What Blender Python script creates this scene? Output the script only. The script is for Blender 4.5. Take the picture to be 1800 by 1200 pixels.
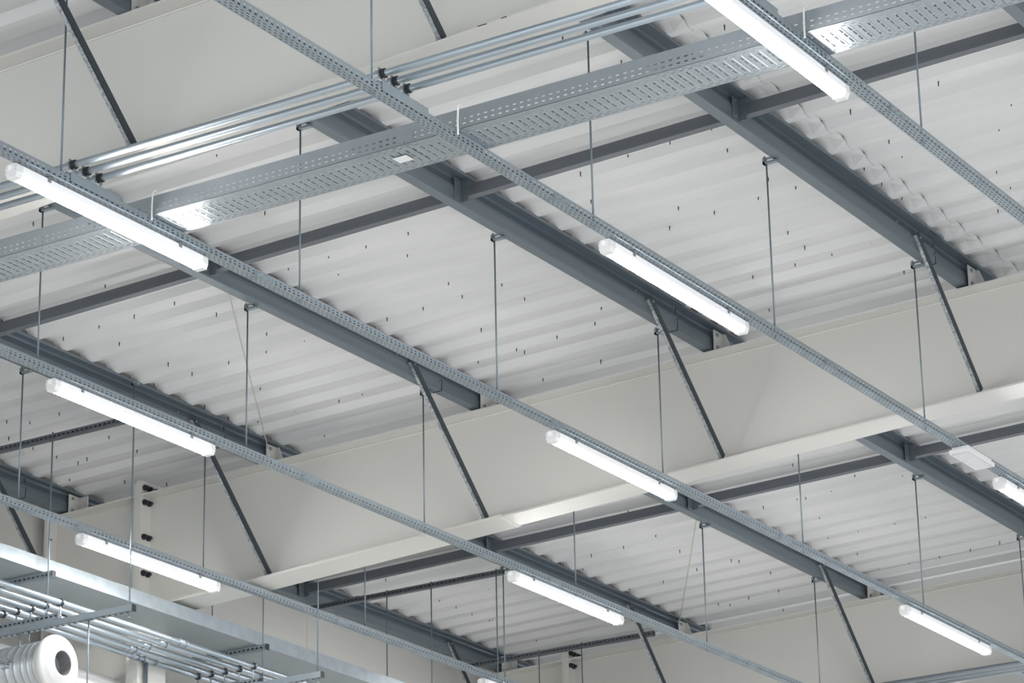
import bpy, bmesh, math, random
from mathutils import Vector, Matrix
random.seed(7)
for o in list(bpy.data.objects): bpy.data.objects.remove(o)
S = bpy.context.scene
COL = S.collection
CZ = 1.6                                    # eye height above the hall floor

# ------------------------------------------------------------------ camera, world, exposure
cam = bpy.data.cameras.new('camera'); cam_o = bpy.data.objects.new('camera', cam); COL.objects.link(cam_o)
cam.sensor_width = 36.0; cam.lens = 5431.4/1800*36; cam.clip_end = 300
RGT = (0.845175166, 0.534137030, -0.019405451); DWN = (-0.199882632, 0.282189019, -0.938305010); FWD = (-0.495707446, 0.796910905, 0.345263866)
cam_o.matrix_world = Matrix(((RGT[0], -DWN[0], -FWD[0], 0), (RGT[1], -DWN[1], -FWD[1], 0), (RGT[2], -DWN[2], -FWD[2], CZ), (0, 0, 0, 1)))
S.camera = cam_o
W = bpy.data.worlds.new('hall_daylight'); S.world = W; W.use_nodes = True
bg = W.node_tree.nodes['Background']; bg.inputs[0].default_value = (0.90, 0.95, 1.0, 1); bg.inputs[1].default_value = 1.35
LAMP = 90.0                                 # emission of the lamp diffusers
def hall_lamps():                           # the hall's other battens, in the rows outside the view
    for r in range(-6, 5):
        for k in range(-3, 5):
            y = 10.2385+4.9167*(k+(.5 if r % 2 else 0))
            row = {0: 0, 1: -1, 2: 1, 3: 2, 4: 3}
            if (r, y) and r >= 0 and 7 < y+1 < 26: continue
            l = bpy.data.lights.new('hall_batten', 'AREA'); l.shape = 'RECTANGLE'; l.size = .07; l.size_y = 1.4; l.energy = math.pi*LAMP*.105; l.color = (1, .985, .965)
            o = bpy.data.objects.new('hall_batten', l); COL.objects.link(o); o.location = (-5.4291-1.8364*r-.065, y+.75, CZ+5.87)
hall_lamps()
S.view_settings.view_transform = 'Standard'; S.view_settings.look = 'None'
S.view_settings.exposure = 0.25; S.view_settings.gamma = 1.0; S.view_settings.use_curve_mapping = False

# ------------------------------------------------------------------ materials
def mat(name, col, rough=.5, metal=0.0, noise=None, bump=None, emit=None, spec=None, dirt=None, trans=0):
    m = bpy.data.materials.new(name); m.use_nodes = True
    nt = m.node_tree; b = nt.nodes['Principled BSDF']
    b.inputs['Base Color'].default_value = (*col, 1); b.inputs['Roughness'].default_value = rough; b.inputs['Metallic'].default_value = metal
    if spec is not None: b.inputs['Specular IOR Level'].default_value = spec
    if trans: b.inputs['Transmission Weight'].default_value = trans
    if emit: b.inputs['Emission Color'].default_value = (*emit[0], 1); b.inputs['Emission Strength'].default_value = emit[1]
    tc = nt.nodes.new('ShaderNodeTexCoord')
    last = None
    def mixcol(fac_socket, c2):
        nonlocal last
        mx = nt.nodes.new('ShaderNodeMix'); mx.data_type = 'RGBA'
        nt.links.new(fac_socket, mx.inputs['Factor'])
        if last is None: mx.inputs['A'].default_value = (*col, 1)
        else: nt.links.new(last, mx.inputs['A'])
        mx.inputs['B'].default_value = (*c2, 1); last = mx.outputs['Result']
        nt.links.new(last, b.inputs['Base Color'])
    if noise:                                # (scale vector, colour 2, contrast lo, hi, kind)
        sc, c2, lo, hi, kind = noise
        mp = nt.nodes.new('ShaderNodeMapping'); mp.inputs['Scale'].default_value = sc
        nt.links.new(tc.outputs['Object'], mp.inputs['Vector'])
        if kind == 'cells':
            n = nt.nodes.new('ShaderNodeTexVoronoi'); n.inputs['Scale'].default_value = 1; out = n.outputs['Color']
        else:
            n = nt.nodes.new('ShaderNodeTexNoise'); n.inputs['Scale'].default_value = 1; n.inputs['Detail'].default_value = 5; out = n.outputs['Fac']
        nt.links.new(mp.outputs[0], n.inputs['Vector'])
        mr = nt.nodes.new('ShaderNodeMapRange'); mr.inputs['From Min'].default_value = lo; mr.inputs['From Max'].default_value = hi
        nt.links.new(out, mr.inputs['Value']); mixcol(mr.outputs[0], c2)
        if metal > .3:
            rr = nt.nodes.new('ShaderNodeMapRange'); rr.inputs['From Min'].default_value = lo; rr.inputs['From Max'].default_value = hi
            rr.inputs['To Min'].default_value = rough-.06; rr.inputs['To Max'].default_value = rough+.1
            nt.links.new(out, rr.inputs['Value']); nt.links.new(rr.outputs[0], b.inputs['Roughness'])
    if dirt:
        n = nt.nodes.new('ShaderNodeTexNoise'); n.inputs['Scale'].default_value = dirt[0]; n.inputs['Detail'].default_value = 6
        nt.links.new(tc.outputs['Object'], n.inputs['Vector'])
        mr = nt.nodes.new('ShaderNodeMapRange'); mr.inputs['From Min'].default_value = dirt[2]; mr.inputs['From Max'].default_value = dirt[3]; mr.inputs['To Max'].default_value = dirt[4]
        nt.links.new(n.outputs['Fac'], mr.inputs['Value']); mixcol(mr.outputs[0], dirt[1])
    if bump:
        mp = nt.nodes.new('ShaderNodeMapping'); mp.inputs['Scale'].default_value = bump[0]
        nt.links.new(tc.outputs['Object'], mp.inputs['Vector'])
        n = nt.nodes.new('ShaderNodeTexNoise'); n.inputs['Scale'].default_value = 1; n.inputs['Detail'].default_value = 3
        nt.links.new(mp.outputs[0], n.inputs['Vector'])
        bp = nt.nodes.new('ShaderNodeBump'); bp.inputs['Strength'].default_value = bump[1]; bp.inputs['Distance'].default_value = .01
        nt.links.new(n.outputs['Fac'], bp.inputs['Height']); nt.links.new(bp.outputs[0], b.inputs['Normal'])
    return m

M = dict(
    deck=mat('white_coated_sheet', (.70, .70, .70), .38, 0, noise=((.6, 6, 6), (.64, .64, .65), .35, .7, 'n'), bump=((.8, 22, 22), .06)),
    purlin=mat('weathered_galvanised', (.135, .168, .198), .42, .4, noise=((30, .6, 30), (.18, .21, .236), .3, .75, 'n')),
    strap=mat('dark_galvanised', (.125, .14, .16), .5, .35, noise=((1.5, 25, 25), (.165, .175, .195), .3, .75, 'n')),
    cream=mat('cream_paint', (.63, .62, .585), .42, 0, noise=((1.1, 1.1, 1.1), (.60, .593, .56), .35, .7, 'n'), bump=((9, 9, 9), .03)),
    galv=mat('bright_galvanised', (.33, .38, .415), .42, .6, noise=((9, 9, 9), (.29, .34, .37), .3, .7, 'n')),
    tray=mat('tray_galvanised', (.37, .41, .44), .33, .7, noise=((7, 7, 7), (.33, .37, .40), .3, .7, 'n')),
    trunk=mat('plain_galvanised', (.50, .56, .60), .36, .75, noise=((9, 9, 9), (.40, .46, .50), .3, .7, 'n')),
    dark=mat('shaded_steel_face', (.045, .058, .07), .5, .3),  # near-black colour carrying the shade on brace sides and lap ends
    filler=mat('dark_block', (.17, .16, .155), .9),
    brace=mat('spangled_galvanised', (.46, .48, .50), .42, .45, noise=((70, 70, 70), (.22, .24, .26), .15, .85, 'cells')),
    rod=mat('threaded_steel', (.17, .22, .25), .42, .6, noise=((4, 4, 420), (.23, .28, .31), .4, .6, 'n')),
    pipe=mat('zinc_pipe', (.44, .50, .55), .30, .8, noise=((1.5, 1.5, 1.5), (.39, .45, .50), .3, .7, 'n')),
    black=mat('black_rubber', (.018, .02, .024), .6),
    bolt=mat('black_bolt', (.03, .033, .042), .45, .4),
    steel=mat('grey_bolt', (.32, .34, .36), .4, .8),
    white=mat('white_plastic', (.82, .82, .82), .35),
    housing=mat('frosted_housing', (.80, .80, .82), .45, emit=((1, 1, 1), .16)),
    lens=mat('lit_diffuser', (.9, .9, .9), .5, emit=((1.0, .985, .965), LAMP)),
    clear=mat('clear_cover', (.80, .76, .77), .22, trans=.35, noise=((30, 60, 30), (.86, .84, .85), .4, .6, 'n')),
    tie=mat('nylon_tie', (.86, .86, .84), .4),
    cord=mat('beige_cord', (.46, .44, .39), .6),
    wallp=mat('wall_panel_coating', (.60, .592, .56), .45, noise=((.5, .5, 26), (.58, .574, .545), .35, .7, 'n')),
    floor=mat('hall_concrete', (.55, .55, .54), .6, dirt=(2, (.48, .48, .47), .4, .7, .6)),
    slab=mat('roof_insulation', (.35, .35, .34), .8),
    duct=mat('spiral_duct_zinc', (.52, .55, .58), .32, .75),
    rust=mat('rust', (.10, .05, .03), .8),
    tip=mat('dark_screw', (.03, .03, .035), .5, .4),
    nozzle=mat('nozzle_paint', (.66, .66, .65), .45),
    throat=mat('nozzle_throat', (.16, .16, .165), .5),
    fabric=mat('white_duct_jacket', (.86, .86, .85), .6),
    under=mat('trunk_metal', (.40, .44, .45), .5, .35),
    sticker=mat('white_label', (.80, .79, .78), .5),
)

# ------------------------------------------------------------------ mesh building
class MB:
    def __init__(s): s.v = []; s.f = []
    def poly(s, pts):
        n = len(s.v); s.v += [tuple(p) for p in pts]; s.f.append(tuple(range(n, n+len(pts)))); return s
    def hexa(s, a, b):                       # two matching quads -> closed box
        n = len(s.v); s.v += [tuple(p) for p in a]+[tuple(p) for p in b]
        for f in ((3, 2, 1, 0), (4, 5, 6, 7), (0, 1, 5, 4), (1, 2, 6, 5), (2, 3, 7, 6), (3, 0, 4, 7)): s.f.append(tuple(n+i for i in f))
        return s
    def box(s, x0, x1, y0, y1, z0, z1):
        return s.hexa(((x0, y0, z0), (x1, y0, z0), (x1, y1, z0), (x0, y1, z0)), ((x0, y0, z1), (x1, y0, z1), (x1, y1, z1), (x0, y1, z1)))
    def loft(s, rings, caps=True):
        n0 = len(s.v); k = len(rings[0])
        for r in rings: s.v += [tuple(p) for p in r]
        for i in range(len(rings)-1):
            for j in range(k):
                a = n0+i*k+j; b = n0+i*k+(j+1) % k
                s.f.append((a, b, b+k, a+k))
        if caps:
            s.f.append(tuple(n0+j for j in reversed(range(k)))); s.f.append(tuple(n0+(len(rings)-1)*k+j for j in range(k)))
        return s
    def tube(s, p0, p1, r, n=8, r1=None):
        p0 = Vector(p0); p1 = Vector(p1); d = (p1-p0).normalized()
        u = d.cross(Vector((0, 0, 1)) if abs(d.z) < .9 else Vector((1, 0, 0))).normalized(); w = d.cross(u)
        R = lambda p, rr: [p+u*(rr*math.cos(2*math.pi*i/n))+w*(rr*math.sin(2*math.pi*i/n)) for i in range(n)]
        return s.loft([R(p0, r), R(p1, r if r1 is None else r1)])
    def path(s, pts, r, n=6):
        for a, b in zip(pts, pts[1:]): s.tube(a, b, r, n)
        return s
    def lathe_x(s, prof, y, z, n=48, caps=True):        # profile of (x, r) turned about an axis along X
        return s.loft([[(x, y+r*math.cos(2*math.pi*i/n), z+r*math.sin(2*math.pi*i/n)) for i in range(n)] for x, r in prof], caps)
    def perf(s, u0, u1, rows, fn, th):       # punched sheet: rows of (v0, v1[, pitch, hole, phase]); fn(u, v, w)
        def cell(a, b, v0, v1):
            if b-a > 1e-5: s.hexa([fn(a, v0, 0), fn(b, v0, 0), fn(b, v1, 0), fn(a, v1, 0)], [fn(a, v0, th), fn(b, v0, th), fn(b, v1, th), fn(a, v1, th)])
        for r in rows:
            if len(r) == 2: cell(u0, u1, r[0], r[1]); continue
            v0, v1, p, h, ph = r; u = u0; c = u0+ph
            while c < u1:
                cell(u, min(c, u1), v0, v1); u = min(c+h, u1); c += p
            cell(u, u1, v0, v1)
        return s
    def build(s, name, m, parent=None, origin=(0, 0, 0), smooth=False, raw=False):
        me = bpy.data.meshes.new(name); o = Vector(origin)
        off = 0 if raw else CZ
        me.from_pydata([(p[0]-o.x, p[1]-o.y, p[2]+off-o.z) for p in s.v], [], s.f)
        bm = bmesh.new(); bm.from_mesh(me); bmesh.ops.recalc_face_normals(bm, faces=bm.faces); bm.to_mesh(me); bm.free()
        me.materials.append(M[m])
        if smooth:
            for p in me.polygons: p.use_smooth = len(p.vertices) == 4
        ob = bpy.data.objects.new(name, me); COL.objects.link(ob); ob.location = (0, 0, 0) if parent else origin
        if parent: ob.parent = parent
        return ob
def tag(o, label, cat, group=None, kind='thing'):
    o['label'] = label; o['category'] = cat; o['kind'] = kind
    if group: o['group'] = group
    return o
def thing(name, label, cat, loc, group=None):
    o = bpy.data.objects.new(name, None); COL.objects.link(o); o.location = (loc[0], loc[1], loc[2]+CZ); o.empty_display_size = .1
    return tag(o, label, cat, group)
def org(t): return tuple(t.location)
def struct(o): o['kind'] = 'structure'; return o
def dup(o, parent, loc=None):
    c = o.copy(); COL.objects.link(c); c.parent = parent
    if loc is not None: c.location = loc
    for ch in list(o.children): dup(ch, c)
    return c
def thick(pts, t):                           # open polyline -> closed outline of a folded sheet
    L = []; R = []
    for i, p in enumerate(pts):
        p = Vector(p); a = (p-Vector(pts[i-1])).normalized() if i else None; b = (Vector(pts[i+1])-p).normalized() if i < len(pts)-1 else None
        d = a if b is None else b if a is None else None
        if d is not None: n = Vector((-d.y, d.x)); k = t/2
        else:
            n = (Vector((-a.y, a.x))+Vector((-b.y, b.x))).normalized(); k = t/2/max(.35, n.dot(Vector((-a.y, a.x))))
        L.append(p+n*k); R.append(p-n*k)
    return L+R[::-1]

# ------------------------------------------------------------------ measured frame of the hall
X = [-5.4291-1.8364*i for i in range(7)]     # rails and purlins, X[5] nearest the side wall
ZR = 5.987                                   # top of the lamp rails (above eye level)
BY = {-1: 4.84, 0: 10.893, 1: 16.982, 2: 23.023, 3: 29.07}   # near edge of each rafter
zp = lambda x: 6.9646+.0232*(x+9)            # top of rafters / underside of purlins
bz = lambda x: 6.1927+.0478*(x+9)            # underside of rafters
WEB = .091
PH = .165
WALLX = -14.85
ORD = {5: 'first', 4: 'second', 3: 'third', 2: 'fourth', 1: 'fifth', 0: 'sixth'}
RORD = {4: 'first', 3: 'second', 2: 'third', 1: 'fourth', 0: 'fifth'}

# ------------------------------------------------------------------ floor, wall, roof
struct(MB().box(-15.2, 16, -6, 42, -CZ-.2, -CZ).build('floor', 'floor'))
zd = lambda x: zp(x-.12)+PH+.0085             # lower flats of the roof sheets
XR = 3.0
ceil = MB().hexa([(-15.1, 3.5, zd(-15.1)+.075), (XR, 3.5, zd(XR)+.075), (XR, 31, zd(XR)+.075), (-15.1, 31, zd(-15.1)+.075)],
                 [(-15.1, 3.5, zd(-15.1)+.25), (XR, 3.5, zd(XR)+.25), (XR, 31, zd(XR)+.25), (-15.1, 31, zd(-15.1)+.25)]).build('ceiling', 'slab')
struct(ceil)
PER, RIB = .27, .042
LAPX = -6.978
def sheet(y0, nrib, xa, xb, xs, drop=0, gap=False):
    prof = []
    for k in range(nrib):
        y = y0+k*PER
        prof += [(y, 0), (y+.05, 0), (y+.10, RIB), (y+.16, RIB), (y+.22, RIB)]
    prof.append((y0+nrib*PER, 0))
    m = MB(); n = len(prof); rings = []
    for x in xs:
        ring = []
        for i, (y, h) in enumerate(prof):
            dz = 0
            if gap and i % 5 == 4: dz = -.017*max(0, 1-abs(x-xb)/.09)
            ring.append((x, y, zd(x)+h+drop+dz))
        rings.append(ring)
    for a, b in zip(rings, rings[1:]):
        for i in range(n-1):
            m.hexa([a[i], b[i], b[i+1], a[i+1]], [(p[0], p[1], p[2]+.0012) for p in (a[i], b[i], b[i+1], a[i+1])])
    return m
Y0 = 14.6686-.27*38
for k in range(20):
    y = Y0+k*4*PER
    sheet(y, 4, -14.95, LAPX, [-14.95, LAPX-.09, LAPX], -.0035, True).build('roof_sheet', 'deck', ceil)
    sheet(y, 4, LAPX-.12, XR, [LAPX-.12, XR]).build('roof_sheet', 'deck', ceil)
    if 8 < y < 26:                           # black strip painted in as the shade inside the end lap
        st = MB(); P = []
        for j in range(4):
            b = y+j*PER; P += [(b, 0, 0), (b+.05, 0, 0), (b+.10, RIB, 0), (b+.16, RIB, 0), (b+.22, RIB, .016)]
        P.append((y+4*PER, 0, 0)); xs_ = LAPX-.006
        for (ya, ha, da), (yb, hb, db) in zip(P, P[1:]):
            A = [(xs_-.006, ya, zd(xs_)+ha-.0022-da), (xs_, ya, zd(xs_)+ha-.0022-da), (xs_, yb, zd(xs_)+hb-.0022-db), (xs_-.006, yb, zd(xs_)+hb-.0022-db)]
            st.hexa(A, [(p[0], p[1], zd(xs_)+(ha if q in (0, 1) else hb)-.0003) for q, p in enumerate(A)])
        st.build('lap_shade_strip', 'black', ceil)
# roofing screws that poke through the sheets: (x, y) on the roof
def at(px, py, z):
    d = [RGT[i]*(px-900)/5431.4+DWN[i]*(py-600)/5431.4+FWD[i] for i in range(3)]
    return (d[0]*z/d[2], d[1]*z/d[2])
SCREWS = [(0, 400, '13,420 336,521 524,466 709,414 556,258 921,351 1142,411 1406,518 1404,602 1207,659 888,661 1014,713 631,553 813,767 1080,882 1204,944 1360,963 1556,912 1373,795 1605,548 1730,868 1788,862 1733,107 1521,168 1784,210 1711,1037 40,912 160,947 50,997 178,1052 302,1099 315,906 577,1019 415,1141 461,1127 725,1075'),
 (600, 400, '130,50 348,101 565,249 637,313 431,370 241,421 846,257 966,331 737,484 1136,544 1337,490 1370,400 923,598 965,603 721,653 1367,664 1062,746 110,815 1732,10'),
 (1200, 400, '556,46 645,122 788,160 594,213 371,270 997,104 1169,257 457,441'),
 (1200, 0, '153,706 237,818 453,970 598,1018 400,1070 168,1137 663,557 888,631 1091,792 1159,863 1169,410 1455,325 1353,495 1737,603 1671,725 1658,940 1664,1127 1732,1028 223,187 757,22 960,928 1052,1000 1158,1075'),
 (600, 0, '1734,772 1512,840 1261,915 1316,1035 1778,1104 352,1185 1478,357 1167,205'), (0, 0, '1143,792 177,1127 1397,1097'),
 (600, 800, '1510,232 1656,376 1486,415 1316,453 1153,490 1272,530 1517,633 1695,598 1783,463 234,583 774,635 604,730 688,767 905,770 928,762 780,800 795,795 987,807 1027,904 517,697'),
 (1200, 800, '965,130 783,171 907,97 602,208 648,207 424,247 720,307 1110,337 1122,337 924,373 765,406 1288,412 1669,429 919,490 1515,462 1192,533 1212,533 1035,567 1352,497 73,557 254,517 295,516 462,585 505,677 346,710 247,735 186,742 528,776 1328,612 1279,298 1158,85 580,35'),
 (0, 800, '660,40 780,87 880,62 888,132 370,30')]
sc = MB()
for ox, oy, txt in SCREWS:
    for w in txt.split():
        a, b = w.split(','); x, y = at(ox+float(a)/3, oy+float(b)/3, 7.165)
        u = (y-Y0) % PER
        h = 0 if u < .05 else RIB*(u-.05)/.05 if u < .10 else RIB if u < .22 else RIB*(PER-u)/.05
        sc.tube((x, y, zd(x)+h+.001), (x, y, zd(x)+h-.028+random.uniform(-.006, .008)), .0042, 5, .0028)
scr = sc.build('screw_tips', 'tip', ceil); scr['kind'] = 'stuff'

# side wall: sandwich panels
wall = MB().box(WALLX-.12, WALLX-.075, 3.5, 31, -CZ, 7.05).build('wall_left', 'wallp'); struct(wall)
JY = [17.11+3.4*k for k in range(-4, 5)]
ROWS = [-1.6, -.6, .4, 1.4, 2.4, 3.4, 4.5, 5.6, 7.03]
for a, b in zip(JY, JY[1:]):
    for c, d in zip(ROWS, ROWS[1:]):
        m = MB().box(WALLX-.074, WALLX, a+.002, b-.002, c+.002, d-.002)
        m.build('wall_panel', 'wallp', wall)
# ------------------------------------------------------------------ steel rafters and columns
BOLT6 = MB().lathe_x([(0, .023), (.019, .023)], 0, 0, 6).lathe_x([(.019, .013), (.036, .013)], 0, 0, 10)
bolt_proto = None
def rafter(k, label):
    y = BY[k]; xa, xb = -13.80, 2.6
    t = thing('rafter', label, 'girder', (xa, y, bz(xa)), 'cream steel girders')
    def beam(y0, y1, zlo, zhi, x0=xa, x1=xb):
        return MB().hexa([(x0, y0, zlo(x0)), (x0, y1, zlo(x0)), (x0, y1, zhi(x0)), (x0, y0, zhi(x0))], [(x1, y0, zlo(x1)), (x1, y1, zlo(x1)), (x1, y1, zhi(x1)), (x1, y0, zhi(x1))])
    o = org(t); c = y+.12
    beam(c-.007, c+.007, lambda x: bz(x)+.012, lambda x: zp(x)-.012).build('web', 'cream', t, o)
    beam(y, y+.24, lambda x: zp(x)-.014, zp).build('top_flange', 'cream', t, o)
    spl = -10.68
    a = beam(y-(.012 if k else .002), y+.262, bz, lambda x: bz(x)+.018, xa, spl)
    a.build('bottom_flange', 'cream', t, o)
    beam(y+.004, y+.238, lambda x: bz(x)+.002, lambda x: bz(x)+.014, spl, xb).build('bottom_flange', 'cream', t, o)
    MB().path([(spl, y-.01, bz(spl)-.001), (spl-.02, y+.25, bz(spl)-.001)], .006).build('weld_seam', 'cream', t, o)
    for s in (-1, 1):                        # fillet welds along the web
        r = lambda x, z: (x, c+s*.011, z)
        MB().path([r(xa, zp(xa)-.018), r(xb, zp(xb)-.018)], .0075).path([r(xa, bz(xa)+.016), r(xb, bz(xb)+.016)], .0075).build('weld_seam', 'cream', t, o)
    zt = zp(xa)
    ep = MB().box(-13.845, xa, y-.005, y+.245, bz(xa)-.03, zt+.105).build('end_plate', 'cream', t, o)
    for zz in (zt+.052, zt-.06, zt-.325, zt-.60):
        for yy in (c-.092, c-.040, c+.040, c+.092):
            b = MB(); b.v = [(px+xa, py+yy, pz+zz) for px, py, pz in BOLT6.v]; b.f = list(BOLT6.f); b.build('bolt', 'bolt', ep, o)
    for i in range(6):                       # purlin cleats welded on top
        if X[i]+WEB < xa and i != 5: continue
        if k == 2 and i < 1: continue
        xw = X[i]+WEB; z0 = zp(xw)
        if i == 5: continue
        m = MB().box(xw+.004, xw+.012, c-.10, c+.03, z0-.002, z0+.15)
        m.hexa([(xw+.012, c+.02, z0), (xw+.012, c+.028, z0), (xw+.012, c+.028, z0+.15), (xw+.012, c+.02, z0+.15)],
               [(xw+.085, c+.02, z0), (xw+.085, c+.028, z0), (xw+.03, c+.028, z0+.15), (xw+.03, c+.02, z0+.15)])
        cl = m.build('cleat', 'cream', t, o)
        for zz in (z0+.035, z0+.12):
            MB().tube((xw+.012, c-.065, zz), (xw+.024, c-.065, zz), .012, 6).build('bolt', 'steel', cl, o)
    if k == 0:                               # rust marks on the flange edge
        for x, w in ((-6.93, .05), (-6.80, .03)): MB().box(x, x+w, y+.002, y+.004, bz(x)+.012, bz(x)+.0165).build('rust_mark', 'rust', t, o)
    return t
rafter(0, 'cream steel girder nearest the camera, behind the three upper pipes')
rafter(1, 'long cream steel girder across the middle of the roof')
rafter(2, 'farthest cream steel girder, at the far end of the rails')
def column(k, label):
    y = BY[k]; c = y+.12
    t = thing('column', label, 'column', (-14.3, c, -CZ), 'cream steel columns'); o = org(t)
    zt = lambda x: zp(x)
    MB().box(-13.87, -13.846, y, y+.24, 5.86, zt(-13.87)+.09).build('inner_flange', 'cream', t, o)
    MB().box(-14.725, -14.70, y, y+.24, -CZ, zt(-14.7)-.014).build('outer_flange', 'cream', t, o)
    MB().hexa([(-14.70, c-.006, 5.48), (-13.87, c-.006, 5.48), (-13.87, c+.006, 5.48), (-14.70, c+.006, 5.48)],
              [(-14.70, c-.006, zt(-14.7)-.014), (-13.87, c-.006, zt(-13.87)-.014), (-13.87, c+.006, zt(-13.87)-.014), (-14.70, c+.006, zt(-14.7)-.014)]).build('web', 'cream', t, o)
    MB().hexa([(-14.74, y, zt(-14.74)-.014), (-14.74, y+.24, zt(-14.74)-.014), (-14.74, y+.24, zt(-14.74)), (-14.74, y, zt(-14.74))],
              [(-13.87, y, zt(-13.87)-.014), (-13.87, y+.24, zt(-13.87)-.014), (-13.87, y+.24, zt(-13.87)), (-13.87, y, zt(-13.87))]).build('cap_plate', 'cream', t, o)
    xw = X[5]+WEB; z0 = zp(xw)
    cl = MB().box(xw+.004, xw+.012, c-.10, c+.03, z0-.002, z0+.15).box(xw+.012, xw+.09, c+.02, c+.028, z0, z0+.15).build('cleat', 'cream', t, o)
    for zz in (z0+.03, z0+.122): MB().tube((xw+.012, c-.065, zz), (xw+.024, c-.065, zz), .012, 6).build('bolt', 'steel', cl, o)
    MB().box(-13.90, -13.795, y-.01, y+.315, -CZ, 5.86).build('casing', 'cream', t, o)
    MB().box(-13.905, -13.793, y-.02, y+.33, 5.38, 5.425).build('ledge', 'cream', t, o)
    MB().box(-14.70, -14.697, y+.02, y+.06, 6.665, 6.675).build('slot', 'bolt', t, o)
column(1, 'cream column carrying the left end of the middle girder')
column(2, 'cream column carrying the left end of the farthest girder')

# ------------------------------------------------------------------ purlins
PZ = thick([(-.069, .013), (-.069, .0015), (-.002, .0015), (0, .012), (0, .078), (-.005, .083), (-.005, .095), (-.021, .145), (-.016, .1635), (.064, .1635), (.064, .148)], .003)
FIL = None
def purlin(i, ya, yb, dx, dz, label):
    xw = X[i]+WEB+dx; z0 = zp(X[i]+.05)+dz+.003
    o = (xw, ya, z0+CZ)
    k = 1-(dz+.001)/PH
    m = MB().loft([[(xw+p.x, yy, z0+p.y*k) for p in PZ] for yy in (ya, yb)])
    pu = tag(m.build('purlin', 'purlin', None, o), label, 'purlin', 'roof purlins')
    if dx == 0:                              # dark strips painting the shadow line at the sleeve lap
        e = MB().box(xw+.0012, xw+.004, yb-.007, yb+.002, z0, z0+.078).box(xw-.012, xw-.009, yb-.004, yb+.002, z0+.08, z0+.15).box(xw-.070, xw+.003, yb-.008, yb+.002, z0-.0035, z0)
        e.build('lap_shadow_line', 'dark', pu, o)
    global FIL
    y = Y0+math.ceil((ya-Y0)/PER)*PER
    while y+PER < yb:                        # dark blocks in the troughs above the top flange
        if FIL is None:
            m = MB(); q = lambda x: [(x, .056, .0), (x, .264, .0), (x, .221, RIB-.001), (x, .099, RIB-.001)]
            FIL = m.hexa(q(-.015), q(.026)).build('trough_block', 'filler', pu, raw=True); f = FIL
        else: f = FIL.copy(); COL.objects.link(f); f.parent = pu
        f.location = (0, y-ya, zd(xw+.03)-z0+.0005); y += PER
    return pu
BAYS = {0: (BY[-1]-.3, BY[0]-.46, .004, .008, 'in the bay before the nearest girder'), 1: (BY[0]-.40, BY[1]-.46, 0, 0, 'between nearest and middle girders'),
        2: (BY[1]-.62, BY[2]-.46, -.014, .014, 'between middle and farthest girders'), 3: (BY[2]-.62, BY[3], -.024, .028, 'beyond the farthest girder')}
SHOW = {0: (0, 1, 2, 3), 1: (0, 1, 2, 3, 4, 5), 2: (1, 2, 3, 4, 5), 3: (1, 2, 3, 4, 5)}
PUR = {}
for b, (ya, yb, dx, dz, txt) in BAYS.items():
    for i in SHOW[b]:
        PUR[b, i] = purlin(i, ya, yb, dx, dz, 'dark steel purlin, %s from the side wall, %s' % (ORD[i], txt))
        o = PUR[b, i]; oo = org(o)
        if b in (1, 2):
            yb2 = yb
            for yy, zz in ((yb2-.55, .10), (yb2-.42, .065), (yb2+.03-.06, .05), (yb2-.06, .12)):
                MB().tube((oo[0]+.001, yy, oo[2]-CZ+zz), (oo[0]+.011, yy, oo[2]-CZ+zz), .0075, 6).build('bolt', 'steel', o, oo)
# sag bars between purlins with their angle brackets
def sagbar(i, ys, b, label):                  # from purlin i towards purlin i-1
    xw = X[i]+WEB; xe = X[i-1]+WEB-.012; z0 = zp(X[i]+.05)+BAYS[b][3]; z1 = zp(X[i-1]+.05)+BAYS[b][3]
    t = thing('sag_bar', label, 'brace bar', (xw, ys, z0+.04), 'dark bars between purlins'); o = org(t)
    pr = lambda x, z: [(x, ys, z+.045), (x, ys+.055, z+.045), (x, ys+.055, z+.115), (x, ys, z+.115)]
    MB().hexa(pr(xw+.02, z0), pr(xe, z1)).build('bar', 'strap', t, o)
    bk = MB().box(xw+.003, xw+.055, ys-.006, ys-.001, z0+.012, z0+.15).box(xw+.002, xw+.006, ys-.075, ys-.006, z0+.012, z0+.15).build('bracket', 'purlin', t, o)
    for zz in (z0+.035, z0+.125):
        MB().tube((xw+.006, ys-.045, zz), (xw+.014, ys-.045, zz), .007, 6).build('bolt', 'steel', bk, o)
for i in (5, 4, 3, 2, 1):
    sagbar(i, 13.955, 1, 'dark square bar leaving the %s purlin from the wall, before the middle girder' % ORD[i])
for i in (5, 4, 3, 2):
    sagbar(i, 20.01, 2, 'dark square bar leaving the %s purlin from the wall, beyond the middle girder' % ORD[i])
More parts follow.
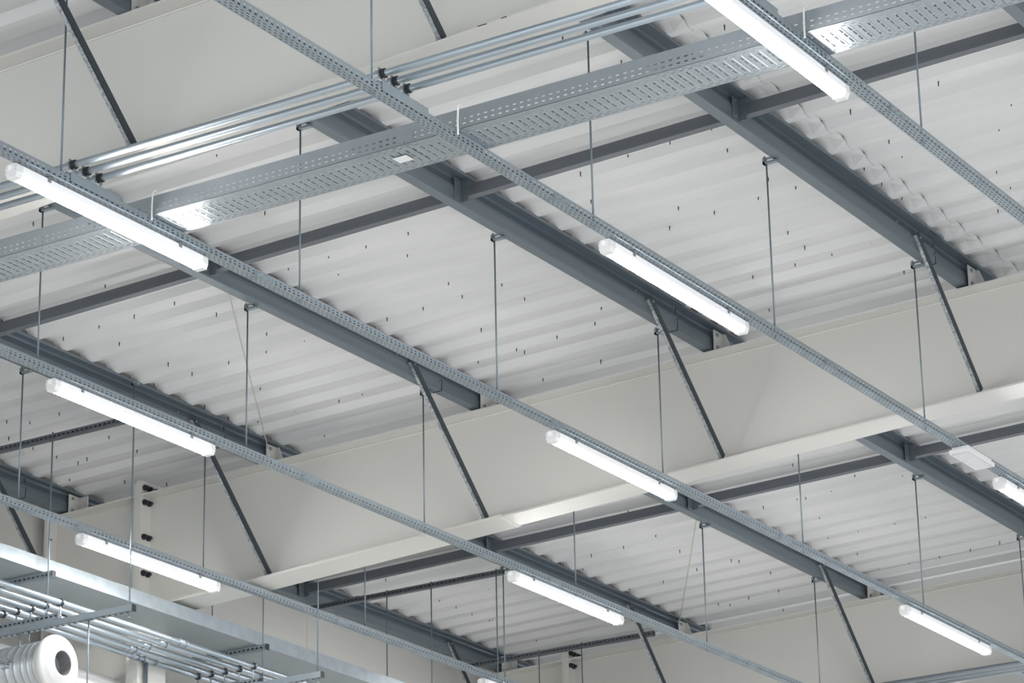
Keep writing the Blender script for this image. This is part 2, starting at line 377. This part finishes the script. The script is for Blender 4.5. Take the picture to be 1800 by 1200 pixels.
# knee braces from purlin down to the rafter flange
def knee(i, k, b, back=.84, label=''):
    xw = X[i]+WEB+BAYS[b][2]; top = Vector((xw, BY[k]-back, zp(X[i]+.05)+BAYS[b][3]+.062)); bot = Vector((xw, BY[k]+.03, bz(xw)+.02))
    t = thing('knee_brace', label, 'brace', bot, 'diagonal knee braces'); o = org(t)
    d = (bot-top).normalized(); n = Vector((0, -d.z, d.y)); n = n if n.y > 0 else -n   # towards the back and up
    ex = Vector((1, 0, 0)); w, dp, th = .026, .05, .003
    q = lambda p: [p+ex*.004, p+ex*(.004+w), p+ex*(.004+w)+n*th, p+ex*.004+n*th]
    q2 = lambda p: [p+ex*(.004+w-th), p+ex*(.004+w), p+ex*(.004+w)+n*dp, p+ex*(.004+w-th)+n*dp]
    a, e = top-d*.03, bot
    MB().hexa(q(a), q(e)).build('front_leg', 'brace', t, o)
    MB().hexa(q2(a), q2(e)).build('side_leg', 'dark', t, o)  # same angle as the front leg, its shaded side coloured darker
    p = top+n*.02
    MB().tube(p+ex*(w+.004), p+ex*(w+.014), .008, 6).build('bolt', 'steel', t, o)
    MB().box(xw-.002, xw+.004, BY[k]+.0, BY[k]+.07, bz(xw)+.016, bz(xw)+.075).build('lug', 'cream', t, o)
for i in (1, 2): knee(i, 0, 0, label='grey diagonal strut on nearest girder from the %s purlin off the wall' % ORD[i])
for i in (1, 2, 3, 4, 5): knee(i, 1, 1, .76 if i == 1 else .85, 'grey diagonal strut on middle girder from the %s purlin off the wall' % ORD[i])
for i in (3, 4, 5): knee(i, 2, 2, label='grey diagonal strut on farthest girder from the %s purlin off the wall' % ORD[i])

# ------------------------------------------------------------------ perforated lamp rails
RW, RH, SEC = .055, .045, 2.96
side = [(0, .008), (.008, .015, .04, .018, .012), (.015, .023), (.023, .030, .04, .018, .012), (.030, .045)]
bott = [(0, .009), (.009, .014, .04, .022, .01), (.014, .025), (.025, .030, .04, .022, .03), (.030, .041), (.041, .046, .04, .022, .01), (.046, .055)]
def rail_mesh():
    m = MB()
    m.perf(0, SEC-.004, side, lambda u, v, w: (-w, u, v-RH), .0012)
    m.perf(0, SEC-.004, side, lambda u, v, w: (-RW+w, u, v-RH), .0012)
    m.perf(0, SEC-.004, bott, lambda u, v, w: (-v, u, -RH+w), .0012)
    m.box(-.007, 0, 0, SEC-.004, -.0012, 0).box(-RW, -RW+.007, 0, SEC-.004, -.0012, 0)
    return m
sec0 = spl0 = None
RAIL = {}
for i in (4, 3, 2, 1, 0):
    t = thing('lamp_rail', 'grey perforated steel rail, %s of the rails counted from the side wall' % RORD[i], 'rail', (X[i], 6.18, ZR), 'perforated lamp rails'); RAIL[i] = t
    MB().box(X[i]-.047, X[i]-.006, 6.2, 26.8, ZR-.0435, ZR-.018).build('slot_shade_fill', 'black', t, org(t))  # black fill added inside the rail so its slots look shadowed
    for k in range(7):
        if sec0 is None:
            sec0 = rail_mesh().build('rail_section', 'galv', t, raw=True)
            spl0 = MB().box(.0004, .0024, .01, .14, -.040, -.010).build('splice_plate', 'galv', t, raw=True); spl0.location = (0, SEC, 0)
            for u, z in ((.03, -.016), (.055, -.033), (.085, -.017), (.115, -.030)):
                b = MB().tube((.0024, u, z), (.006, u, z), .0045, 6).build('bolt', 'steel', spl0, raw=True)
        else:
            dup(sec0, t, (0, SEC*k, 0))
            if k and not (i == 4 and k == 1): dup(spl0, t, (0, SEC*k, 0))

# ------------------------------------------------------------------ LED batten lamps
LX, LZ, LL = -.065, -RH, 1.5                 # offset from the rail, top of the lamp
def lamp_parts(t):
    w = .0375; y0, y1 = .045, LL-.045
    H = [(-w, -.046), (-w, -.012), (-w+.012, -.002), (w-.012, -.002), (w, -.012), (w, -.046)]
    D = [(-w, -.046), (-w+.011, -.070), (0, -.074), (w-.011, -.070), (w, -.046)]
    C = [(-w-.002, -.014), (-w+.012, -.001), (w-.012, -.001), (w+.002, -.014), (w+.002, -.049), (w-.009, -.075), (-w+.009, -.075), (-w-.002, -.049)]
    ring = lambda P, y, s=1: [(x*s, y, (z+.036)*s-.036) for x, z in P]
    MB().loft([ring(H, y0), ring(H, y1)]).build('housing', 'housing', t, raw=True)
    MB().loft([ring(D, y0), ring(D, y1)]).build('diffuser', 'lens', t, raw=True)
    for a, b in ((0, y0), (LL, y1)):
        s = 1 if b > a else -1
        cp = MB().loft([ring(C, a+.006*s, .93), ring(C, a+.010*s), ring(C, b+.004*s)]).build('end_cap', 'white', t, raw=True)
        ya = a+.0055*s
        MB().tube((-.008, ya, -.022), (-.008, ya+.002*s, -.022), .0135, 14).build('cable_entry', 'housing', cp, raw=True)
        for sx, sz in ((-.031, -.02), (-.031, -.043), (.027, -.02), (.027, -.035)):
            MB().tube((sx, ya, sz), (sx, ya+.002*s, sz), .0022, 6).build('screw', 'strap', cp, raw=True)
    for y in (.24, LL-.24):
        MB().box(-w-.003, w+.012, y-.012, y+.012, -.004, 0).box(w+.0005, w+.003, y-.012, y+.012, -.028, 0).build('mounting_clip', 'steel', t, raw=True)
L0 = None
LAMPY = {i: [10.2385+4.9167*(k+(.5 if i in (1, 3) else 0)) for k in range(-1, 4)] for i in (0, 2, 4)}
for i in (1, 3): LAMPY[i] = [10.2385+4.9167*(k+.5) for k in range(-1, 3)]
for i in (0, 1, 2, 3, 4):
    ys = LAMPY[i][::-1][::-1]
    n = 0
    for k, y in enumerate(ys):
        vis = {(2, 1): 'nearest the camera', (2, 2): 'in front of the middle girder', (2, 3): 'in front of the farthest girder', (1, 1): 'just before the middle girder',
               (1, 2): 'beside the emergency light', (3, 1): 'before the middle girder', (3, 2): 'beyond the middle girder', (4, 2): 'over the column bolts',
               (4, 3): 'at the very bottom of the view', (0, 1): 'crossing the cable tray'}.get((i, k))
        if vis is None: continue
        t = thing('batten_lamp', 'lit batten lamp, %s rail from the wall, %s' % (RORD[i], vis), 'lamp', (X[i]+LX, y, ZR+LZ), 'lit batten lamps')
        if L0 is None: lamp_parts(t); L0 = t
        else:
            for ch in list(L0.children): dup(ch, t)

# ------------------------------------------------------------------ threaded hanger rods
def rod(x, y, ztop, zbot, label, clamp=None, group='hanger rods', nut=True):
    t = thing('hanger_rod', label, 'rod', (x, y, zbot), group); o = org(t)
    MB().tube((x, y, zbot), (x, y, ztop), .0052, 8).build('threaded_rod', 'rod', t, o, smooth=True)
    if clamp:
        c = MB().box(x-.018, x+clamp, y-.014, y+.014, ztop-.016, ztop-.002).box(x-.018, x-.004, y-.014, y+.014, ztop-.016, ztop+.022).box(x-.018, x+clamp-.02, y-.010, y+.010, ztop+.016, ztop+.022)
        c = c.build('beam_clamp', 'galv', t, o)
        MB().tube((x-.011, y, ztop+.022), (x-.011, y, ztop+.034), .006, 6).build('bolt', 'steel', c, o)
    if nut: MB().tube((x, y, zbot+.010), (x, y, zbot+.018), .009, 6).build('nut', 'steel', t, o)
NUMW = ['first', 'second', 'third', 'fourth', 'fifth', 'sixth', 'seventh']
for i, ys in {0: [12.513, 14.50], 1: [10.559, 12.529, 14.505, 16.461], 2: [10.561, 12.53, 14.501, 16.468, 18.415, 20.355, 22.29], 3: [12.539, 14.499, 16.474, 18.427, 20.376, 22.29], 4: [14.50, 16.449, 18.419, 20.371]}.items():
    for n, y in enumerate(ys):
        rod(X[i]-RW/2, y, zp(X[i]+.02)+(.014 if y > BY[1]-.46 else 0)+(.004 if y < 10.8 else 0), ZR-RH-.012, 'thin steel rod holding the %s rail from the side wall, %s hanger from the camera' % (RORD[i], NUMW[n]), .070)

# ------------------------------------------------------------------ upper pipes and cable tray
UP = [10.66, 10.76, 10.862]; UZ, UR = 6.073, .0175
def pipe_clamp(x, y, z, r, parent, o, axis='x', foot=.04):
    c = MB()
    for w, rr in ((.011, r+.006),):
        ring = [(math.cos(2*math.pi*j/16), math.sin(2*math.pi*j/16)) for j in range(16)]
        if axis == 'x': c.loft([[(x-w, y+a*rr, z+b*rr) for a, b in ring], [(x+w, y+a*rr, z+b*rr) for a, b in ring]])
        else: c.loft([[(x+a*rr, y-w, z+b*rr) for a, b in ring], [(x+a*rr, y+w, z+b*rr) for a, b in ring]])
    c = c.build('pipe_clamp', 'black', parent, o)
    m = MB(); s = r+.006
    if axis == 'x':
        m.box(x-.014, x-.011, y-s-.004, y+s+.004, z-s-.003, z+s+.003)
        m.box(x-.026, x-.010, y-s-.012, y-s+.002, z-.006, z+.006).box(x-.026, x-.010, y+s-.002, y+s+.012, z-.006, z+.006)
    else: m.box(x-s-.012, x-s+.002, y-.010, y+.010, z-.006, z+.006).box(x+s-.002, x+s+.012, y-.010, y+.010, z-.006, z+.006)
    m.tube((x, y, z-s), (x, y, z-s-foot), .0055, 6)
    m.build('clamp_body', 'galv', c, o)
for n, y in enumerate(UP):
    t = thing('conduit_pipe', 'long zinc pipe crossing the upper rails, %s of three counted from the camera' % NUMW[n], 'pipe', (-14.6, y, UZ), 'three upper pipes'); o = org(t)
    MB().tube((-14.6, y, UZ), (2, y, UZ), UR, 20).build('tube', 'pipe', t, o, smooth=True)
    for i in (0, 1, 2, 3): pipe_clamp(X[i]-.03, y, UZ, UR, t, o, foot=.034)
for i in (0, 1, 2, 3):                       # short channels on top of the rails that carry the clamps
    x = X[i]
    t = tag(MB().box(x-.049, x-.004, 10.58, 10.95, ZR-.008, ZR+.016).box(x+.0008, x+.003, 10.60, 10.98, ZR-.030, ZR+.020).build('mounting_channel', 'galv', None, (x, 10.6, ZR+CZ)),
            'short steel channel under the pipe clamps on the %s rail from the wall' % RORD[i], 'bracket', 'pipe clamp channels')
for n, y in enumerate((22.63, 22.73, 22.83)):
    t = thing('conduit_pipe', 'zinc pipe at the foot of the farthest girder, %s of three counted from the camera' % NUMW[n], 'pipe', (-11.6, y, UZ-.02), 'far pipes'); o = org(t)
    MB().tube((-11.6, y, UZ-.02), (-2, y, UZ-.02), UR+.004, 20).build('tube', 'pipe', t, o, smooth=True)
    pipe_clamp(X[2]-.03, y, UZ-.02, UR+.004, t, o, foot=.03)

TY0, TW, TH, TZ = 11.222, .272, .098, ZR+.002
tray = thing('cable_tray', 'wide perforated steel cable tray lying across the lamp rails', 'cable tray', (-14.6, TY0, TZ)); o = org(tray)
tp = .0455
TS = [(0, .020), (.020, .027, .04, .018, .01), (.027, .045), (.045, .052, .04, .018, .01), (.052, .098)]
TB = [(0, .016), (.016, .021, tp, .025, .004), (.021, .034), (.034, .039, tp, .022, .027), (.039, .060), (.060, .098, tp, .008, .0), (.098, .112), (.112, .150, tp, .008, .0), (.150, .165), (.165, .208, tp, .008, .0),
      (.208, .232), (.232, .237, tp, .022, .027), (.237, .250), (.250, .255, tp, .025, .004), (.255, .272)]
cuts = [-14.6, -13.56, -10.56, -7.56, -4.56, -1.56, 1.0]
for a, b in zip(cuts, cuts[1:]):
    if b < -13: continue
    m = MB()
    m.perf(a, b-.004, TB, lambda u, v, w: (u, TY0+v, TZ+w), .0015)
    m.perf(a, b-.004, TS, lambda u, v, w: (u, TY0+w, TZ+v), .0015)
    m.perf(a, b-.004, TS, lambda u, v, w: (u, TY0+TW-w, TZ+v), .0015)
    m.box(a, b-.004, TY0-.001, TY0+.010, TZ+TH, TZ+TH+.003).box(a, b-.004, TY0+TW-.010, TY0+TW+.001, TZ+TH, TZ+TH+.003)
    x = a+.018
    while x < b-.03:                         # pressed cross ribs
        m.hexa([(x-.003, TY0+.045, TZ+.0005), (x+.003, TY0+.045, TZ+.0005), (x+.003, TY0+.227, TZ+.0005), (x-.003, TY0+.227, TZ+.0005)],
               [(x-.0015, TY0+.050, TZ-.0016), (x+.0015, TY0+.050, TZ-.0016), (x+.0015, TY0+.222, TZ-.0016), (x-.0015, TY0+.222, TZ-.0016)])
        x += tp
    s = m.build('tray_section', 'tray', tray, o)
    MB().box(a-.05, a+.05, TY0-.003, TY0-.0005, TZ+.012, TZ+.06).build('splice_plate', 'tray', tray, o)
MB().box(-7.70, -7.62, TY0+.10, TY0+.165, TZ-.0055, TZ-.0038).build('blank_label', 'sticker', tray, o)['label'] = 'small white sticker'
for i in (0, 1, 2):
    x = X[i]+.012
    pts = [(x-.002, TY0-.004, TZ-.03), (x, TY0-.006, TZ+.05), (x+.002, TY0-.004, TZ+TH+.02), (x+.006, TY0+.012, TZ+TH+.035), (x+.01, TY0+.024, TZ+TH+.012), (x+.012, TY0+.02, TZ+.05)]
    tag(MB().path(pts, .005).build('cable_tie', 'tie', None, (x, TY0, TZ+CZ)), 'white cable tie looped over tray edge at the %s rail from the wall' % RORD[i], 'cable tie', 'cable ties on the tray')

# ------------------------------------------------------------------ emergency light
t = thing('emergency_light', 'flat white emergency light with clear cover under the fourth rail from wall', 'lamp', (-7.265, 17.08, ZR-RH)); o = org(t)
ex0, ex1, ey0, ey1 = -7.335, -7.205, 16.89, 17.285
MB().box(ex0+.01, ex1-.01, ey0+.02, ey1-.02, ZR-RH-.022, ZR-RH-.001).build('base', 'white', t, o)
fr = MB()
fr.box(ex0, ex1, ey0, ey0+.014, ZR-RH-.044, ZR-RH-.02).box(ex0, ex1, ey1-.014, ey1, ZR-RH-.044, ZR-RH-.02)
fr.box(ex0, ex0+.012, ey0+.014, ey1-.014, ZR-RH-.044, ZR-RH-.02).box(ex1-.012, ex1, ey0+.014, ey1-.014, ZR-RH-.044, ZR-RH-.02)
fr.build('frame', 'white', t, o)
MB().box(ex0+.012, ex1-.012, ey0+.014, ey1-.014, ZR-RH-.05, ZR-RH-.04).build('cover', 'clear', t, o)
MB().box(ex0+.03, ex1-.05, ey0+.05, ey0+.20, ZR-RH-.038, ZR-RH-.024).build('reflector', 'sticker', t, o)
MB().box(ex1-.075, ex1-.06, ey0+.04, ey1-.06, ZR-RH-.038, ZR-RH-.028).build('circuit_strip', 'steel', t, o)

# ------------------------------------------------------------------ slotted strut channels (run along X)
def strut(name, xa, xb, y, zt, label, group, h=.041, w=.041, slots=True, m_='galv', cap=False):
    t = thing(name, label, 'strut', (xa, y, zt), group); o = org(t); z0 = zt-h
    rows = [(0, .014), (.014, .026, .04, .021, .012), (.026, h)] if slots else [(0, h)]
    m = MB().perf(xa, xb, rows, lambda u, v, q: (u, y-w/2+q, z0+v), .0022)
    m.box(xa, xb, y-w/2+.0022, y+w/2, zt-.0022, zt)
    if slots: m.box(xa, xb, y-w/2+.0022, y+w/2, z0, z0+.0022)
    else: m.perf(xa, xb, [(0, .010), (.010, w-.010, .05, .024, .01), (w-.010, w)], lambda u, v, q: (u, y-w/2+v, z0+q), .0022)
    m.box(xa, xb, y+w/2-.0022, y+w/2, z0+.0022, zt-.0022)
    m.build('channel', m_, t, o)
    if cap: MB().box(xb, xb+.004, y-w/2, y+w/2, z0, zt).build('end_cap', 'black', t, o)
    return t
subl = {15.50: ('before the middle girder', -14.7, -12.62), 17.92: ('just behind the middle girder', -14.5, -13.2), 20.18: ('beyond the middle girder', -14.6, -12.68), 22.57: ('before the farthest girder', -14.6, -12.66)}
for y, (txt, xa, xb) in subl.items():
    strut('support_strut', xa, xb, y, zp(-13.6)-.03, 'dark slim strut slung beneath purlins by the side wall, %s' % txt, 'struts beneath the purlins', m_='strap')
# trapeze hangers for pipes and trunking by the side wall
strut('trapeze_channel', -14.2, -12.575, 15.42, 5.466, 'big steel channel carrying pipes and duct, nearest the camera', 'trapeze channels', h=.046, slots=False, cap=True)
strut('trapeze_channel', -14.2, -12.60, 17.59, 5.455, 'big steel channel under the wall pipes, beyond the column', 'trapeze channels', h=.046, slots=False, cap=True)
strut('pipe_strut', -14.1, -13.262, 15.475, 5.530, 'short slotted strut below the five pipe clamps by the duct', 'slotted pipe struts', cap=True)
strut('pipe_strut', -14.1, -13.19, 17.65, 5.510, 'short slotted strut below the far pipe clamps beyond the column', 'slotted pipe struts', cap=True)
strut('trunking_bracket', -14.05, -13.345, 15.50, 5.845, 'slotted bracket under the flat trunking, before the column', 'trunking brackets', h=.045, cap=True)
strut('trunking_bracket', -14.05, -13.345, 17.93, 5.845, 'slotted bracket under the flat trunking, beyond the column', 'trunking brackets', h=.045, cap=True)
zs = zp(-13.6)-.03-.041
rod(-12.612, 15.42, zp(-12.7)+PH-.02, 5.37, 'thin rod holding the outer end of the nearest trapeze channel', .03, 'service rods')
rod(-12.64, 17.59, zp(-12.7)+PH-.02, 5.37, 'thin rod holding the outer end of the far trapeze channel', .03, 'service rods')
rod(-13.372, 15.476, zs+.05, 5.46, 'thin rod at the end of the near trunking bracket', None, 'service rods')
rod(-13.885, 15.50, zs+.05, 5.46, 'thin rod at the inner side of the near trunking bracket', None, 'service rods')
rod(-13.37, 17.91, zs+.05, 5.46, 'thin rod at the end of the far trunking bracket', None, 'service rods')
rod(-13.87, 17.94, zs+.05, 5.78, 'thin rod at the inner side of the far trunking bracket', None, 'service rods')
rod(-13.795, 20.16, zs+.05, 5.2, 'innermost rod under the strut beyond the middle girder', None, 'service rods')
rod(-13.36, 20.16, zs+.05, 5.2, 'middle rod under the strut beyond the middle girder', None, 'service rods')
rod(-12.735, 20.16, zs+.05, 5.2, 'outer rod under the strut beyond the middle girder', None, 'service rods')
rod(-13.816, 22.55, zs+.05, 5.2, 'inner rod under the strut before the farthest girder', None, 'service rods')
rod(-13.378, 22.55, zs+.05, 5.2, 'outer rod under the strut before the farthest girder', None, 'service rods')
# trunking: plain folded channel
t = thing('trunking', 'plain galvanised trunking running beside the wall above the pipes', 'trunking', (-13.42, 13.0, 5.847)); o = org(t)
for a, b in ((12.5, 15.446), (15.449, 18.449), (18.452, 21.45), (21.453, 24.4)):
    MB().box(-13.4215, -13.42, a, b, 5.847, 5.948).box(-13.80, -13.7985, a, b, 5.8485, 5.948).box(-13.436, -13.4215, a, b, 5.9465, 5.948).build('trunking_section', 'trunk', t, o)
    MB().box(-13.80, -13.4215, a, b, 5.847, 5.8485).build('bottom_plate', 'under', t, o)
    MB().box(-13.4195, -13.4185, b-.03, b+.03, 5.850, 5.945).build('joint_cover', 'trunk', t, o)
# five wall pipes with couplings
LPX = [-13.262, -13.392, -13.522, -13.650, -13.772]; LPZ, LPR = 5.606, .0205
COUP = {0: [16.816], 1: [16.75], 2: [16.73], 3: [16.733], 4: [16.914]}
for n, x in enumerate(LPX):
    t = thing('wall_pipe', 'zinc pipe running along the side wall, %s of five counted from the hall side' % NUMW[n], 'pipe', (x, 13, LPZ), 'five wall pipes'); o = org(t)
    MB().tube((x, 12.6, LPZ), (x, 20.5, LPZ), LPR, 20).build('tube', 'pipe', t, o, smooth=True)
    for y in (15.485, 17.65): pipe_clamp(x, y, LPZ, LPR, t, o, 'y', .068)
    for y in COUP[n]:
        c = MB().tube((x, y-.035, LPZ), (x, y+.035, LPZ), LPR+.003, 20)
        for dy in (-.038, -.003, .032): c.tube((x, y+dy, LPZ), (x, y+dy+.008, LPZ), LPR+.0055, 20)
        c.build('coupling', 'pipe', t, o, smooth=True)
    if n == 4:
        c = MB().tube((x, 17.01, LPZ), (x, 17.15, LPZ), LPR+.003, 20)
        for yy in (17.01, 17.145): c.tube((x, yy, LPZ), (x, yy+.01, LPZ), LPR+.0055, 20)
        c.build('tee', 'pipe', t, o, smooth=True)
        MB().tube((x, 17.04, LPZ), (x, 17.04, 4.2), LPR-.004, 16).build('drop_pipe', 'pipe', t, o, smooth=True)

# ------------------------------------------------------------------ air duct with jet nozzle
DY, DZ = 15.42, 5.158
t = thing('air_duct', 'round zinc duct with white jet nozzle at the lower left', 'duct', (-14.6, DY, DZ)); o = org(t)
prof = [(-14.80, .172)]
for x in (-14.2, -13.98, -13.76, -13.62, -13.52, -13.45, -13.385, -13.335, -13.285): prof += [(x-.0035, .172), (x-.002, .1742), (x+.002, .1742), (x+.0035, .172)]
prof += [(-13.268, .172)]
MB().lathe_x(prof, DY, DZ, 64).build('duct_pipe', 'duct', t, o, smooth=True)
noz = [(-13.275, .166), (-13.272, .182), (-13.245, .186), (-13.238, .194), (-13.228, .199), (-13.212, .200), (-13.202, .196), (-13.196, .186), (-13.190, .165), (-13.184, .158), (-13.178, .140), (-13.172, .118), (-13.165, .098), (-13.163, .090), (-13.168, .084), (-13.175, .083)]
MB().lathe_x(noz, DY, DZ, 64, False).build('jet_nozzle', 'nozzle', t, o, smooth=True)
n_ = 48; m = MB()
rg = [[(x, DY+r*math.cos(2*math.pi*j/n_), DZ+r*math.sin(2*math.pi*j/n_)) for j in range(n_)] for x, r in ((-13.168, .0845), (-13.174, .082), (-13.40, .079))]
m.loft(rg, caps=False).build('throat_tube', 'throat', t, o, smooth=True)
MB().lathe_x([(-13.405, .079), (-13.395, .079)], DY, DZ, 32).build('throat', 'black', t, o)
cl = MB().box(-13.565, -13.475, DY-.184, DY-.172, DZ+.02, DZ+.032).box(-13.50, -13.485, DY-.20, DY-.17, DZ+.0, DZ+.055).tube((-13.56, DY-.19, DZ+.03), (-13.56, DY-.19, DZ+.05), .012, 8).box(-13.545, -13.49, DY-.186, DY-.172, DZ-.02, DZ-.012)
cl.build('damper_lever', 'steel', t, o)
rod(-13.473, 15.42, 5.43, DZ+.17, 'short white-lit rod between trapeze channel and the duct top', None, 'duct rods', nut=False)
rod(-12.955, 15.42, 5.43, 4.5, 'long thin rod dropping past the right of the duct nozzle', None, 'duct rods', nut=False)
rod(-13.56, 15.425, 5.43, DZ+.17, 'short rod with wing nut left of the duct top rod', None, 'duct rods')

t = thing('main_duct', 'large white jacketed duct running along the wall behind the jet nozzle', 'duct', (-14.22, 12.5, 5.254)); o = org(t)
duct_ring = lambda r, y: [(-14.22+r*math.cos(2*math.pi*j/48), y, 5.254+r*math.sin(2*math.pi*j/48)) for j in range(48)]
MB().loft([duct_ring(.30, y) for y in (12.5, 15, 17.5, 20)]).build('duct_jacket', 'fabric', t, o, smooth=True)
for y in (13.6, 18.6): MB().loft([duct_ring(r, yy) for r, yy in ((.299, y-.03), (.304, y-.026), (.304, y+.026), (.299, y+.03))]).build('joint_band', 'fabric', t, o)
MB().lathe_x([(-13.96, .185), (-13.90, .185)], DY, DZ, 48).build('branch_collar', 'duct', t, o, smooth=True)

# ------------------------------------------------------------------ thin tie cords
def cord(a, b, label):
    mid = [tuple(a[j]+(b[j]-a[j])*f-(.012*math.sin(math.pi*f) if j == 2 else 0) for j in range(3)) for f in (0, .25, .5, .75, 1)]
    tag(MB().path(mid, .0042).build('tie_cord', 'cord', None, (a[0], a[1], a[2]+CZ)), label, 'cord', 'thin beige cords')
cord((-10.92, 14.25, 6.925), (-12.675, 17.02, 7.0), 'thin beige cord slanting down to the cleat before the middle girder')
cord((-10.92, 20.2, 6.93), (-12.70, 23.09, 7.0), 'thin beige cord slanting down to the cleat before the farthest girder')
